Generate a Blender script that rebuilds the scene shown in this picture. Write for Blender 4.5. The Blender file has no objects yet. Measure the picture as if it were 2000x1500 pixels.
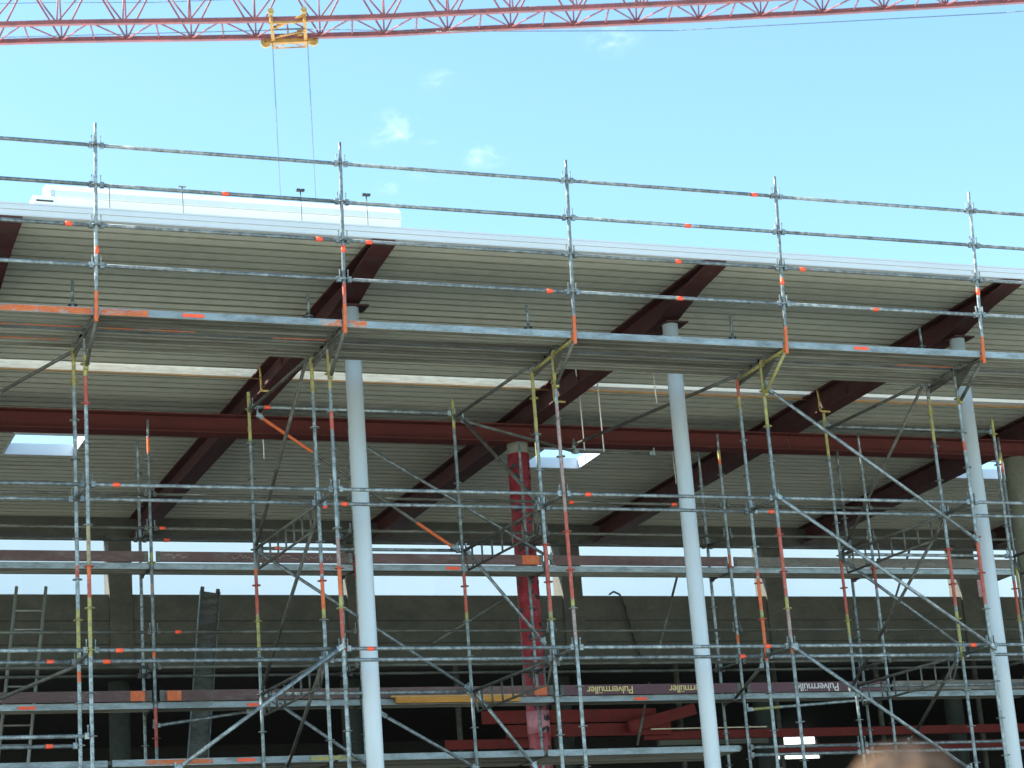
import bpy, math, random
from mathutils import Vector, Matrix
C = bpy.context.scene.collection
random.seed(7)
R = math.radians

# measured positions in metres (z = 0 is the first scaffold lift)
BANDS = {'r1': [[-3.07, 0.76, []], [0, 0.76, [[1.343, 1.602, 'y'], [0.976, 1.343, 'r'], [-0.992, -0.497, 'w'], [-1.158, -0.992, 'o'], [-1.379, -1.158, 'r'], [-2.069, -1.379, 'y']]], [3.07, 0.76, [[1.297, 1.769, 'y'], [0.762, 0.995, 'r'], [-0.969, -0.615, 'm'], [-1.353, -0.969, 'o'], [-1.512, -1.353, 'y'], [-2.004, -1.512, 'r']]], [6.14, 0.76, [[1.412, 1.833, 'y'], [-0.24, 1.203, 'm'], [-1.379, -0.24, 'r'], [-1.498, -1.379, 'y'], [-1.906, -1.498, 'm']]], [9.209999999999999, 0.76, [[0.985, 1.965, 'y'], [-1.338, -0.4, 'r'], [-1.51, -1.359, 'y'], [-2.002, -1.51, 'm'], [-2.09, -2.002, 'r']]], [12.28, 0.76, [[0.745, 0.879, 'r'], [-1.438, -0.43, 'r']]], [15.35, 0.76, []]], 'r2': [[-3.07, 1.49, []], [0, 1.49, [[1.434, 1.987, 'y'], [-0.975, -0.83, 'r'], [-1.985, -1.364, 'y'], [-2.243, -2.12, 'o']]], [3.07, 1.49, [[1.482, 2.001, 'y'], [-0.919, -0.761, 'r'], [-1.363, -0.971, 'o'], [-1.473, -1.363, 'y']]], [6.14, 1.49, [[1.005, 1.861, 'y'], [-1.396, -0.489, 'r'], [-1.511, -1.396, 'y']]], [9.209999999999999, 1.49, [[1.635, 1.985, 'r'], [1.45, 1.635, 'y'], [-0.91, -0.81, 'r'], [-1.375, -0.938, 'o'], [-1.473, -1.375, 'y'], [-2.059, -1.473, 'o']]], [12.28, 1.49, [[1.081, 1.708, 'y'], [-1.324, -0.479, 'r'], [-2.084, -1.397, 'y']]], [15.35, 1.49, []]], 'f': [[2.92, 4.1, [[1.538, 2.296, 'y'], [-0.363, -0.277, 'o'], [-0.902, -0.391, 'r'], [-1.428, -0.902, 'y']]], [5.95, 4.1, [[1.808, 2.332, 'y'], [-0.874, -0.315, 'r'], [-0.991, -0.874, 'y']]], [12.05, 4.1, [[1.545, 2.308, 'y'], [-0.907, -0.04, 'r'], [-1.258, -0.907, 'y']]], [15.1, 4.1, [[1.944, 2.309, 'y'], [-0.908, -0.381, 'r'], [-1.029, -0.908, 'y']]]], 'r': [[1.87, 5.8, [[1.803, 2.164, 'o'], [0.166, 0.33, 'y'], [-0.264, -0.116, 'm'], [-1.172, -1.055, 'o'], [-2.435, -1.879, 'r']]], [4.9, 5.8, [[-0.026, 0.32, 'r'], [-1.315, -0.255, 'm']]], [7.93, 5.8, [[1.8, 2.251, 'y']]], [11.06, 5.8, [[1.945, 2.216, 'y'], [1.852, 1.945, 'o'], [0.188, 0.377, 'o'], [-1.016, -0.887, 'o']]], [13.65, 5.8, [[-0.147, 0.316, 'r']]], [16.35, 5.8, [[1.982, 2.392, 'y'], [1.84, 1.982, 'o'], [-0.137, 0.209, 'y']]]], 's': [[1.87, 6.53, []], [4.9, 6.53, []], [7.93, 6.53, []], [11.06, 6.53, []], [13.65, 6.53, []], [16.35, 6.53, []]]}
TUBES = [[[3.04, 4.05, 1.898], [5.832, 4.05, 0.028], 'o'], [[2.96, 4.05, -0.045], [5.883, 4.05, -1.961], 'g'], [[3.087, 4.05, -2.085], [4.649, 4.05, -3.194], 'g'], [[6.0, 4.05, -0.0], [7.067, 4.05, -1.319], 'g'], [[6.041, 4.05, -2.085], [6.791, 4.05, -3.069], 'g'], [[12.053, 4.05, -0.067], [13.972, 4.05, -1.426], 'g'], [[4.385, 3.4, -2.397], [5.673, 3.4, -3.144], 'g'], [[3.022, 1.49, 1.985], [2.932, 4.1, 0.009], 'd'], [[3.086, 1.49, -0.031], [2.944, 4.1, -1.916], 'd'], [[3.033, 1.49, -2.009], [3.237, 4.1, -3.0], 'd'], [[12.25, 1.49, 1.977], [12.063, 4.1, 0.0], 'd'], [[12.338, 1.49, 0.019], [11.973, 4.1, -2.03], 'd'], [[12.175, 1.49, -2.083], [12.859, 4.1, -2.864], 'd'], [[6.102, 4.1, 1.951], [6.085, 1.49, 0.05], 'd'], [[6.101, 4.1, 1.936], [8.644, 6.0, 2.062], 'd'], [[9.192, 1.49, 1.932], [8.698, 6.1, 2.207], 'd'], [[8.644, 6.0, 2.062], [10.089, 6.2, 2.121], 'd'], [[9.134, 1.49, -2.128], [10.91, 5.8, -1.878], 'd'], [[0.027, 1.49, 1.914], [-0.504, 4.1, 2.124], 'd'], [[0.062, 1.49, -2.01], [-0.568, 4.1, -2.017], 'd'], [[4.957, 5.76, 2.088], [7.993, 5.76, 0.3], 'g'], [[1.92, 6.1, -2.091], [3.311, 6.1, -1.904], 'g'], [[11.172, 5.9, -2.04], [13.35, 5.9, -1.912], 'y'], [[10.698, 7.0, 0.283], [10.106, 6.8, -1.083], 'n'], [[9.945, 6.8, -1.448], [9.555, 6.6, -2.449], 'n'], [[7.407, 6.3, -0.207], [6.201, 6.3, -0.912], 'n'], [[14.719, 6.2, 0.848], [14.031, 6.2, -0.611], 'n'], [[3.034, 0.7, -1.984], [0.957, 0.7, -3.413], 'g'], [[9.248, 0.7, 1.511], [12.228, 0.7, -0.539], 'g'], [[9.203, 0.7, 0.021], [12.29, 0.7, -2.045], 'g'], [[9.202, 0.7, -2.013], [11.658, 0.7, -3.686], 'g']]
STICK = [[-0.332, -0.092, 2.97], [2.76, -0.092, 2.97], [3.405, -0.092, 2.97], [1.581, -0.131, 3.47], [8.877, -0.17, 3.97], [7.85, -0.131, 3.47], [5.819, -0.053, 2.47], [7.68, -0.092, 2.97], [9.529, -0.092, 2.97], [10.615, -0.053, 2.47], [7.67, -0.053, 2.47], [0.342, 0.76, 0], [6.478, 0.76, 0], [3.407, 1.49, 0], [9.519, 1.49, 0], [0.332, 0.76, -2], [3.41, 0.76, -2], [-0.345, 1.49, -2], [0.326, 1.49, -2], [8.856, 1.49, -2], [8.856, 0.76, -2], [11.995, 0.76, -2], [-0.371, 1.49, -3], [2.036, 5.8, 0.69], [2.26, 6.53, 0.69], [3.242, 4.1, 0.02], [3.182, 4.1, 2.04], [2.219, 5.8, -0.81], [10.175, 5.8, 1.19], [8.428, 5.8, 1.19], [3.142, 1.52, -0.029]]
CLOUD_DIRS = [((0.311, 0.8654, 0.3929), 0.02, 1.0), ((0.3223, 0.8627, 0.3898), 0.012, 0.7), ((0.3009, 0.8701, 0.3904), 0.012, 0.6), ((0.3244, 0.8522, 0.4105), 0.012, 0.7), ((0.3454, 0.8581, 0.38), 0.015, 0.8), ((0.3537, 0.8539, 0.3818), 0.01, 0.7), ((0.3924, 0.8172, 0.4221), 0.018, 0.65), ((0.3213, 0.8693, 0.3757), 0.014, 0.6), ((0.3077, 0.8765, 0.3703), 0.012, 0.5)]
TOE_TEXT = [('Pulvermüller', 8.80, 'let_y'), ('Pulvermüller', 10.165, 'let_y'), ('Pulvermülle', 12.345, 'let_w')]

# ------------------------------------------------------------------ camera
cam_d = bpy.data.cameras.new('camera')
cam = bpy.data.objects.new('camera', cam_d); C.objects.link(cam)
cam_d.sensor_width = 36.0; cam_d.lens = 4376.0 / 2000 * 36; cam_d.clip_start = 0.1; cam_d.clip_end = 5000
def cam_matrix(yaw, pitch, roll, loc):
    cy, sy, cp, sp = math.cos(yaw), math.sin(yaw), math.cos(pitch), math.sin(pitch)
    f = Vector((-sy*cp, cy*cp, sp)); r = Vector((cy, sy, 0)); d = f.cross(r)
    cr, sr = math.cos(roll), math.sin(roll)
    r2 = cr*r + sr*d; d2 = -sr*r + cr*d
    m = Matrix((r2, -d2, -f)).transposed().to_4x4(); m.translation = loc
    return m
cam.matrix_world = cam_matrix(R(-22.22013), R(16.44828), R(4.33704), Vector((-5.012, -25.064, -6.777)))
cam_d.dof.use_dof = True; cam_d.dof.focus_distance = 31.0; cam_d.dof.aperture_fstop = 3.0
bpy.context.scene.camera = cam

# ------------------------------------------------------------------ light
SUN = Vector((-0.70, 0.27, 0.66)).normalized()
sc = bpy.context.scene
sc.view_settings.view_transform = 'Standard'; sc.view_settings.look = 'None'
sc.view_settings.exposure = 1.75; sc.view_settings.gamma = 1.0
sun_d = bpy.data.lights.new('sun', 'SUN'); sun_d.energy = 5.0; sun_d.angle = R(0.5); sun_d.color = (1.0, 0.95, 0.86)
sun = bpy.data.objects.new('sun', sun_d); C.objects.link(sun)
sun.rotation_euler = SUN.to_track_quat('Z', 'Y').to_euler(); sun.location = SUN * 60
world = bpy.data.worlds.new('World'); sc.world = world; world.use_nodes = True
WN = world.node_tree; WN.nodes.clear()
def wn(t, **k):
    n = WN.nodes.new(t)
    for a, v in k.items(): setattr(n, a, v)
    return n
sky = wn('ShaderNodeTexSky', sky_type='NISHITA', sun_disc=False)
sky.sun_elevation = math.asin(SUN.z); sky.sun_rotation = math.atan2(SUN.x, SUN.y)
sky.air_density = 1.0; sky.dust_density = 0.9; sky.ozone_density = 1.0; sky.altitude = 300
bg = wn('ShaderNodeBackground'); out = wn('ShaderNodeOutputWorld'); bg.inputs['Strength'].default_value = 0.105
tint = wn('ShaderNodeMix', data_type='RGBA', blend_type='MULTIPLY'); tint.inputs[0].default_value = 1.0
tint.inputs[7].default_value = (0.90, 1.105, 1.05, 1)          # white balance of the old digital camera
WN.links.new(sky.outputs[0], tint.inputs[6])
# small fair-weather clouds: wisps of noise inside soft round patches of the sky
tc = wn('ShaderNodeTexCoord')
nz = wn('ShaderNodeTexNoise'); nz.inputs['Scale'].default_value = 40; nz.inputs['Detail'].default_value = 9; nz.inputs['Roughness'].default_value = 0.66; nz.inputs['Distortion'].default_value = 0.25
mp = wn('ShaderNodeMapping'); mp.inputs['Scale'].default_value = (1, 1, 1.9)
WN.links.new(tc.outputs['Generated'], mp.inputs[0]); WN.links.new(mp.outputs[0], nz.inputs['Vector'])
CLOUDS = [(d, s, a) for d, s, a in CLOUD_DIRS] + [((math.cos(az)*math.cos(el), math.sin(az)*math.cos(el), math.sin(el)), .03, .7)
          for az, el in ((.3, .5), (2.6, .45), (3.5, .6), (4.1, .4), (4.8, .7), (5.5, .5), (.9, .9), (2.1, 1.0))]
acc = None
for d, s, a in CLOUDS:
    dv = Vector(d).normalized()
    dist = wn('ShaderNodeVectorMath', operation='DISTANCE'); dist.inputs[1].default_value = dv
    WN.links.new(mp.outputs[0], dist.inputs[0]); dist.inputs[1].default_value = (dv.x, dv.y, dv.z*1.9)
    mr = wn('ShaderNodeMapRange', interpolation_type='SMOOTHSTEP'); mr.inputs[1].default_value = s; mr.inputs[2].default_value = 0.0
    mr.inputs[3].default_value = 0; mr.inputs[4].default_value = a*.72
    WN.links.new(dist.outputs['Value'], mr.inputs[0])
    if acc is None: acc = mr.outputs[0]
    else:
        mx = wn('ShaderNodeMath', operation='MAXIMUM'); WN.links.new(acc, mx.inputs[0]); WN.links.new(mr.outputs[0], mx.inputs[1]); acc = mx.outputs[0]
th = wn('ShaderNodeMapRange', interpolation_type='SMOOTHSTEP'); th.inputs[1].default_value = 0.44; th.inputs[2].default_value = 0.74
WN.links.new(nz.outputs[0], th.inputs[0])
mul = wn('ShaderNodeMath', operation='MULTIPLY'); WN.links.new(acc, mul.inputs[0]); WN.links.new(th.outputs[0], mul.inputs[1])
cl = wn('ShaderNodeMix', data_type='RGBA'); WN.links.new(mul.outputs[0], cl.inputs[0]); WN.links.new(tint.outputs[2], cl.inputs[6])
cl.inputs[7].default_value = (4.6, 5.6, 5.6, 1)
WN.links.new(cl.outputs[2], bg.inputs['Color']); WN.links.new(bg.outputs[0], out.inputs[0])

# ------------------------------------------------------------------ materials
def mat(name, base, rough=.6, metal=0.0, var=.25, scale=6.0, second=None, mixscale=9.0, thr=(.45, .6), stretch=(1, 1, 1), bump=0.0, coat=0, rand=0.0, transl=0, fine=.12):
    m = bpy.data.materials.new(name); m.use_nodes = True
    N, L = m.node_tree.nodes, m.node_tree.links
    p = N['Principled BSDF']; p.inputs['Roughness'].default_value = rough; p.inputs['Metallic'].default_value = metal
    tcn = N.new('ShaderNodeTexCoord'); oi = N.new('ShaderNodeObjectInfo')
    mpn = N.new('ShaderNodeMapping'); mpn.inputs['Scale'].default_value = stretch
    off = N.new('ShaderNodeVectorMath'); off.operation = 'SCALE'; off.inputs['Scale'].default_value = 37.0
    cmb = N.new('ShaderNodeCombineXYZ')
    for i in range(3): L.new(oi.outputs['Random'], cmb.inputs[i])
    L.new(cmb.outputs[0], off.inputs[0])
    add = N.new('ShaderNodeVectorMath'); L.new(tcn.outputs['Object'], add.inputs[0]); L.new(off.outputs[0], add.inputs[1])
    L.new(add.outputs[0], mpn.inputs[0])
    n1 = N.new('ShaderNodeTexNoise'); n1.inputs['Scale'].default_value = scale; n1.inputs['Detail'].default_value = 6; n1.inputs['Roughness'].default_value = .65
    L.new(mpn.outputs[0], n1.inputs['Vector'])
    n3 = N.new('ShaderNodeTexNoise'); n3.inputs['Scale'].default_value = scale*11; n3.inputs['Detail'].default_value = 2
    L.new(mpn.outputs[0], n3.inputs['Vector'])
    mr = N.new('ShaderNodeMapRange'); mr.inputs[1].default_value = .3; mr.inputs[2].default_value = .7
    mr.inputs[3].default_value = 1-var; mr.inputs[4].default_value = 1+var*.8; L.new(n1.outputs[0], mr.inputs[0])
    mr3 = N.new('ShaderNodeMapRange'); mr3.inputs[1].default_value = .35; mr3.inputs[2].default_value = .65
    mr3.inputs[3].default_value = 1-fine; mr3.inputs[4].default_value = 1+fine; L.new(n3.outputs[0], mr3.inputs[0])
    v = N.new('ShaderNodeMath'); v.operation = 'MULTIPLY'; L.new(mr.outputs[0], v.inputs[0]); L.new(mr3.outputs[0], v.inputs[1])
    if rand:
        mr2 = N.new('ShaderNodeMapRange'); mr2.inputs[3].default_value = 1-rand; mr2.inputs[4].default_value = 1+rand
        L.new(oi.outputs['Random'], mr2.inputs[0])
        v2 = N.new('ShaderNodeMath'); v2.operation = 'MULTIPLY'; L.new(v.outputs[0], v2.inputs[0]); L.new(mr2.outputs[0], v2.inputs[1]); v = v2
    col = N.new('ShaderNodeVectorMath'); col.operation = 'SCALE'; L.new(v.outputs[0], col.inputs['Scale'])
    if second is not None:
        n2 = N.new('ShaderNodeTexNoise'); n2.inputs['Scale'].default_value = mixscale; n2.inputs['Detail'].default_value = 5; n2.inputs['Roughness'].default_value = .7
        L.new(mpn.outputs[0], n2.inputs['Vector'])
        mm = N.new('ShaderNodeMapRange'); mm.inputs[1].default_value = thr[0]; mm.inputs[2].default_value = thr[1]; L.new(n2.outputs[0], mm.inputs[0])
        mx = N.new('ShaderNodeMix'); mx.data_type = 'RGBA'; L.new(mm.outputs[0], mx.inputs[0])
        mx.inputs[6].default_value = (*base, 1); mx.inputs[7].default_value = (*second, 1); L.new(mx.outputs[2], col.inputs[0])
    else: col.inputs[0].default_value = base
    L.new(col.outputs[0], p.inputs['Base Color'])
    if bump:
        b = N.new('ShaderNodeBump'); b.inputs['Strength'].default_value = bump; b.inputs['Distance'].default_value = .02
        L.new(n3.outputs[0], b.inputs['Height']); L.new(b.outputs[0], p.inputs['Normal'])
    if coat: p.inputs['Coat Weight'].default_value = coat
    return m
GREY = (.26, .30, .31)
M = {}
M['galv'] = mat('galvanized_steel', GREY, .40, .42, .38, 9, (.125, .145, .15), 14, (.40, .60), rand=.25, fine=.3)
M['galv_dirty_shaded'] = mat('galvanized_steel_dirty_shaded', (.10, .105, .095), .55, .2, .3, 5, (.06, .055, .042), 7, (.42, .62), rand=.2, stretch=(.35, 1, 1), fine=.2)  # darker galvanizing: grime plus the shade under the roof put into the colour
M['galv_deck'] = mat('galvanized_plank', (.25, .30, .33), .45, .3, .25, 7, (.17, .20, .21), 10, rand=.1, stretch=(.3, 1, 1), fine=.1)
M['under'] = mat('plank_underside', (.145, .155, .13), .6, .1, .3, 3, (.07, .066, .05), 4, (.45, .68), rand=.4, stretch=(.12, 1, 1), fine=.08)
M['lip'] = mat('plank_lip', (.30, .30, .24), .5, .2, .2, 3, rand=.1, stretch=(.12, 1, 1))
M['yel'] = mat('worn_yellow_paint', (.31, .28, .065), .6, .05, .35, 12, (.20, .21, .16), 22, (.46, .62))
M['red'] = mat('worn_red_paint', (.36, .065, .042), .6, .05, .3, 12, (.24, .18, .17), 22, (.52, .66))
M['ora'] = mat('worn_orange_paint', (.52, .105, .028), .6, .05, .25, 12, (.28, .19, .14), 22, (.54, .68))
M['pnk'] = mat('faded_red_paint', (.28, .145, .13), .6, .1, .3, 14, (.24, .25, .25), 26, (.42, .6))
M['wht'] = mat('worn_olive_paint', (.27, .27, .17), .6, .1, .3, 14, (.27, .17, .10), 26, (.45, .6))
M['tag'] = mat('signal_red_sticker', (.85, .09, .03), .5, 0, .08, 20)
M['deckpaint'] = mat('orange_painted_edge', (.50, .115, .028), .6, 0, .3, 5, (.24, .26, .27), 9, (.52, .64), stretch=(.4, 1, 1))
M['roofdeck'] = mat('coated_trapezoid_sheet', (.53, .55, .465), .5, .0, .07, .6, rand=.07, fine=.03)
M['fascia'] = mat('pale_fascia_metal', (.55, .61, .67), .35, .0, .03, .4, fine=0)
M['duct'] = mat('white_cladding', (.66, .685, .67), .4, 0, .05, .8, fine=0)
M['iron'] = mat('red_oxide_primer', (.052, .012, .011), .7, 0, .3, 2.5, (.05, .022, .02), 4, fine=.06)
M['iron2'] = mat('red_oxide_beam', (.074, .0095, .0075), .8, 0, .2, 2.5, fine=.05)
M['col'] = mat('grey_painted_steel', (.54, .60, .645), .5, 0, .07, 1.6, (.50, .555, .59), 2.2, fine=.02, stretch=(1, 1, .12))
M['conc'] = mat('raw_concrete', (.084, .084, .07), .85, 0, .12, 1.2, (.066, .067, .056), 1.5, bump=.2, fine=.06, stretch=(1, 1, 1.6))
M['conc_col'] = mat('round_concrete', (.19, .195, .155), .85, 0, .2, 3, bump=.2)
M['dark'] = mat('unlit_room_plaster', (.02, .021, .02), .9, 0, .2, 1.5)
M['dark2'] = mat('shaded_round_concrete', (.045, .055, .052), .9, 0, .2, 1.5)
M['waler'] = mat('red_waler_paint', (.13, .011, .009), .8, 0, .25, 2.5, fine=.05)
M['toe3'] = mat('grey_toe_board', (.11, .095, .08), .6, 0, .3, 4, (.16, .15, .13), 7, (.5, .66), stretch=(.3, 1, 1))
M['bounce'] = mat('light_bounce_yard', (.52, .50, .46), .9, 0, .1, .3)
M['film'] = mat('red_protective_film', (.30, .032, .042), .45, 0, .35, 5, (.36, .075, .10), 3, (.5, .62))
M['film2'] = mat('pale_pink_film', (.55, .22, .26), .45, 0, .25, 6, bump=.3)
M['mark'] = mat('black_wrap_print', (.02, .015, .02), .5, 0, .2, 10)
M['wood'] = mat('timber_board', (.78, .68, .53), .7, 0, .08, 3, (.72, .60, .44), 8, stretch=(.15, 1, 1))
M['woodedge'] = mat('timber_edge', (.38, .22, .09), .7, 0, .2, 4, stretch=(.15, 1, 1))
M['toe'] = mat('brown_toe_board', (.085, .042, .042), .6, 0, .3, 4, (.11, .08, .075), 7, (.5, .66), stretch=(.3, 1, 1), rand=.15)
M['toe2'] = mat('violet_toe_board', (.085, .028, .042), .55, 0, .15, 4, stretch=(.3, 1, 1))
M['plk_y'] = mat('ochre_plank_face', (.46, .21, .03), .7, 0, .3, 5, stretch=(.2, 1, 1))
M['let_y'] = mat('yellow_print', (.62, .52, .22), .6, 0, .15, 25)
M['let_w'] = mat('white_print', (.62, .62, .62), .6, 0, .15, 25)
M['chalk'] = mat('chalk_scribble', (.36, .33, .32), .8, 0, .3, 25)
M['crane'] = mat('crane_red_paint', (.235, .064, .062), .6, 0, .2, 1.5, (.16, .055, .058), 2)
M['crane_y'] = mat('crane_yellow_paint', (.40, .21, .04), .6, 0, .25, 3, (.28, .16, .05), 5)
M['wheel'] = mat('worn_sheave', (.42, .29, .10), .6, .1, .3, 8)
M['rope'] = mat('steel_rope', (.10, .11, .11), .5, .3, .1, 5)
M['rod'] = mat('bright_threaded_rod', (.75, .75, .70), .4, .1, .1, 20)
M['black'] = mat('black_plastic', (.03, .03, .03), .6, 0, .1, 5)
M['hall'] = mat('white_hall_panel', (.86, .885, .90), .6, 0, .015, .2, rand=.025, fine=0)
M['brick'] = mat('pinkish_brickwork', (.45, .20, .18), .8, 0, .15, 6)
M['ground'] = mat('gravel_ground', (.45, .445, .39), .95, 0, .2, .35, bump=.3)
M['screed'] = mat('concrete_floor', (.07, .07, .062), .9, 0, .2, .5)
M['ladder'] = mat('aluminium_ladder', (.22, .225, .20), .6, .2, .2, 8)
M['foam'] = mat('yellow_foam_seam', (.55, .42, .16), .8, 0, .25, 20)
M['glass'] = mat('frosted_pane', (.8, .85, .88), .3)
BC = {'y': 'yel', 'r': 'red', 'o': 'ora', 'm': 'pnk', 'w': 'wht', 'g': 'galv'}

# ------------------------------------------------------------------ mesh helpers
class MB:
    def __init__(s): s.v = []; s.f = []; s.mi = []; s.sm = []; s.mats = []
    def m(s, name):
        if name not in s.mats: s.mats.append(name)
        return s.mats.index(name)
    def face(s, idx, mi, smooth=False): s.f.append(idx); s.mi.append(mi); s.sm.append(smooth)
    def box(s, c, size, mt, rot=None):
        b = len(s.v); mi = s.m(mt); c = Vector(c)
        for x in (-.5, .5):
            for y in (-.5, .5):
                for z in (-.5, .5):
                    p = Vector((x*size[0], y*size[1], z*size[2]))
                    if rot is not None: p = rot @ p
                    s.v.append(c + p)
        for q in ((0, 1, 3, 2), (4, 6, 7, 5), (0, 4, 5, 1), (2, 3, 7, 6), (0, 2, 6, 4), (1, 5, 7, 3)): s.face([b+i for i in q], mi)
        return s
    def span(s, x0, x1, y0, y1, z0, z1, mt): return s.box(((x0+x1)/2, (y0+y1)/2, (z0+z1)/2), (abs(x1-x0), abs(y1-y0), abs(z1-z0)), mt)
    def tube(s, p0, p1, r, mt, n=10, r1=None, caps=True):
        p0, p1 = Vector(p0), Vector(p1); ax = (p1-p0).normalized()
        u = ax.orthogonal().normalized(); w = ax.cross(u); b = len(s.v); mi = s.m(mt); r1 = r if r1 is None else r1
        for p, rr in ((p0, r), (p1, r1)):
            for i in range(n):
                a = 2*math.pi*i/n; s.v.append(p + rr*(math.cos(a)*u + math.sin(a)*w))
        for i in range(n): s.face([b+i, b+(i+1) % n, b+n+(i+1) % n, b+n+i], mi, True)
        if caps: s.face([b+i for i in reversed(range(n))], mi); s.face([b+n+i for i in range(n)], mi)
        return s
    def path(s, pts, r, mt, n=6):
        for a, b in zip(pts[:-1], pts[1:]): s.tube(a, b, r, mt, n)
        return s
    def prism(s, poly, x0, x1, mt, axis='x'):
        """extrude a closed (y,z) polygon along x"""
        b = len(s.v); mi = s.m(mt); n = len(poly)
        for x in (x0, x1):
            for y, z in poly:
                s.v.append(Vector((x, y, z)) if axis == 'x' else Vector((y, x, z)))
        for i in range(n): s.face([b+i, b+(i+1) % n, b+n+(i+1) % n, b+n+i], mi)
        s.face([b+i for i in reversed(range(n))], mi); s.face([b+n+i for i in range(n)], mi)
        return s
    def mesh(s, name):
        me = bpy.data.meshes.new(name); me.from_pydata([tuple(p) for p in s.v], [], s.f)
        for k in s.mats: me.materials.append(M[k])
        me.polygons.foreach_set('material_index', s.mi); me.polygons.foreach_set('use_smooth', s.sm)
        import bmesh
        bm = bmesh.new(); bm.from_mesh(me); bmesh.ops.recalc_face_normals(bm, faces=bm.faces); bm.to_mesh(me); bm.free()
        return me
def link(name, me, parent=None, mw=None):
    o = bpy.data.objects.new(name, me); C.objects.link(o)
    if parent is not None: o.parent = parent; o.matrix_parent_inverse = Matrix.Translation(-parent_loc(parent))
    if mw is not None: o.matrix_basis = mw
    return o
PL = {}
def parent_loc(p):
    v = Vector((0, 0, 0))
    return v if p.name not in PL else PL[p.name]
def obj(name, mb, parent=None, loc=None, rot=None):
    """mesh given in world coordinates, or in local ones when loc / rot place it"""
    me = mb if isinstance(mb, bpy.types.Mesh) else mb.mesh(name)
    o = bpy.data.objects.new(name, me); C.objects.link(o)
    if loc is not None: o.location = loc
    if rot is not None: o.rotation_euler = rot
    if parent is not None: o.parent = parent
    return o
def tag(o, label=None, cat=None, group=None, kind=None):
    if label: o['label'] = label
    if cat: o['category'] = cat
    if group: o['group'] = group
    if kind: o['kind'] = kind
    return o
def thing(name, label, cat, group=None):
    """an Empty at the world origin level of its thing; its parts are modelled in its own coordinates"""
    o = bpy.data.objects.new(name, None); C.objects.link(o); o.empty_display_size = .3
    return tag(o, label, cat, group)

# ------------------------------------------------------------------ ground
GZ = -8.35
g = MB(); g.span(-1500, 1500, -600, 2500, GZ-.5, GZ, 'ground'); tag(obj('ground', g), kind='structure')
g = MB(); g.span(-60, 100, 26.4, 36, GZ, GZ+.05, 'bounce'); tag(obj('bounce_yard', g), kind='structure')  # light sheet added out of view to bounce sun onto the rear hall
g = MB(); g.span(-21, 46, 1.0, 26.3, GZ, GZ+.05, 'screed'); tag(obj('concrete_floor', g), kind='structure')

# ------------------------------------------------------------------ the building
hall = thing('industrial_building', 'unfinished building with corrugated overhanging roof, dark red girders and pale round columns', 'building')
PITCH = .25
DZ = 3.27
def deck_profile(n, y0, w=PITCH):
    """lower line and upper line of a trapezoidal sheet with n ribs"""
    lo = []
    for i in range(n):
        y = y0 + i*w
        lo += [(y, DZ), (y+.180, DZ), (y+.178, DZ+.065), (y+.318, DZ+.065)]
    lo.append((y0+n*w, DZ))
    return lo
GX = [3.80 + 4.735*k for k in range(-5, 9)]
def deck_sheet(n, y0, x0, x1):
    lo = deck_profile(n, y0); up = [(y, z+.006) for y, z in reversed(lo)]
    b = MB(); k = len(lo); mi = b.m('roofdeck')
    for x in (x0, x1):
        for y, z in lo: b.v.append(Vector((x, y, z)))
        for y, z in lo: b.v.append(Vector((x, y, z+.006)))
    for i in range(k-1):
        b.face([i, i+1, 2*k+i+1, 2*k+i], mi); b.face([k+i, 3*k+i, 3*k+i+1, k+i+1], mi)
    for x in (0, 2*k):
        for i in range(k-1): b.face([x+i, x+k+i, x+k+i+1, x+i+1], mi)
    return b
XJ = [GX[i] for i in range(0, 14, 2)]          # sheet joints over every second girder
YSKY = (10.10, 11.35)
rows = []
y = .45
for n in (3,)*7 + (2,): rows.append((n, y)); y += n*PITCH
y = 6.58
rows += [(3, 6.60), (3, 7.35), (4, 8.10), (4, 9.10)]
rows += [(3, 11.35), (4, 12.10), (4, 13.10), (4, 14.10), (4, 15.10)]
cache = {}
for n, y0 in rows:
    for i in range(6):
        k = (n, round(y0, 3))
        x0, x1 = XJ[i]+.004, XJ[i+1]-.004
        if n not in cache: cache[n] = deck_sheet(n, 0, 0, XJ[1]-XJ[0]-.008).mesh('deck_sheet')
        o = obj('deck_sheet', cache[n], hall, (x0, y0+.002, random.uniform(-.002, .002)))
SKX = [(.64, 1.84), (9.86, 11.06), (18.95, 20.3), (28.3, 29.5), (-8.7, -7.5)]
SKX.sort()
edges = [XJ[0]] + [v for p in SKX for v in p] + [XJ[-1]]
for a, b_ in zip(edges[0::2], edges[1::2]):
    obj('deck_sheet', deck_sheet(5, 0, 0, b_-a), hall, (a, YSKY[0], 0))
# insulation above the sheets, open at the expansion gap and over the skylights
ins = MB(); X0, X1 = XJ[0], XJ[-1]
ZT = 3.395
ins.span(X0, X1, .50, 6.20, DZ+.095, ZT, 'duct'); ins.span(X0, X1, 6.62, YSKY[0], DZ+.095, ZT, 'duct'); ins.span(X0, X1, YSKY[1], 16.1, DZ+.095, ZT, 'duct')
for a, b_ in zip(edges[0::2], edges[1::2]): ins.span(a, b_, YSKY[0], YSKY[1], DZ+.095, ZT, 'duct')
obj('roof_insulation', ins, hall)
# skylight curbs
for a, b_ in SKX:
    s = MB(); t = .03; z0, z1 = DZ-.012, DZ+.185
    s.span(a, b_, YSKY[0], YSKY[0]+t, z0, z1, 'fascia'); s.span(a, b_, YSKY[1]-t, YSKY[1], z0, z1, 'fascia')
    s.span(a, a+t, YSKY[0]+t, YSKY[1]-t, z0, z1, 'fascia'); s.span(b_-t, b_, YSKY[0]+t, YSKY[1]-t, z0, z1, 'fascia')
    obj('skylight_curb', s, hall)
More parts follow.
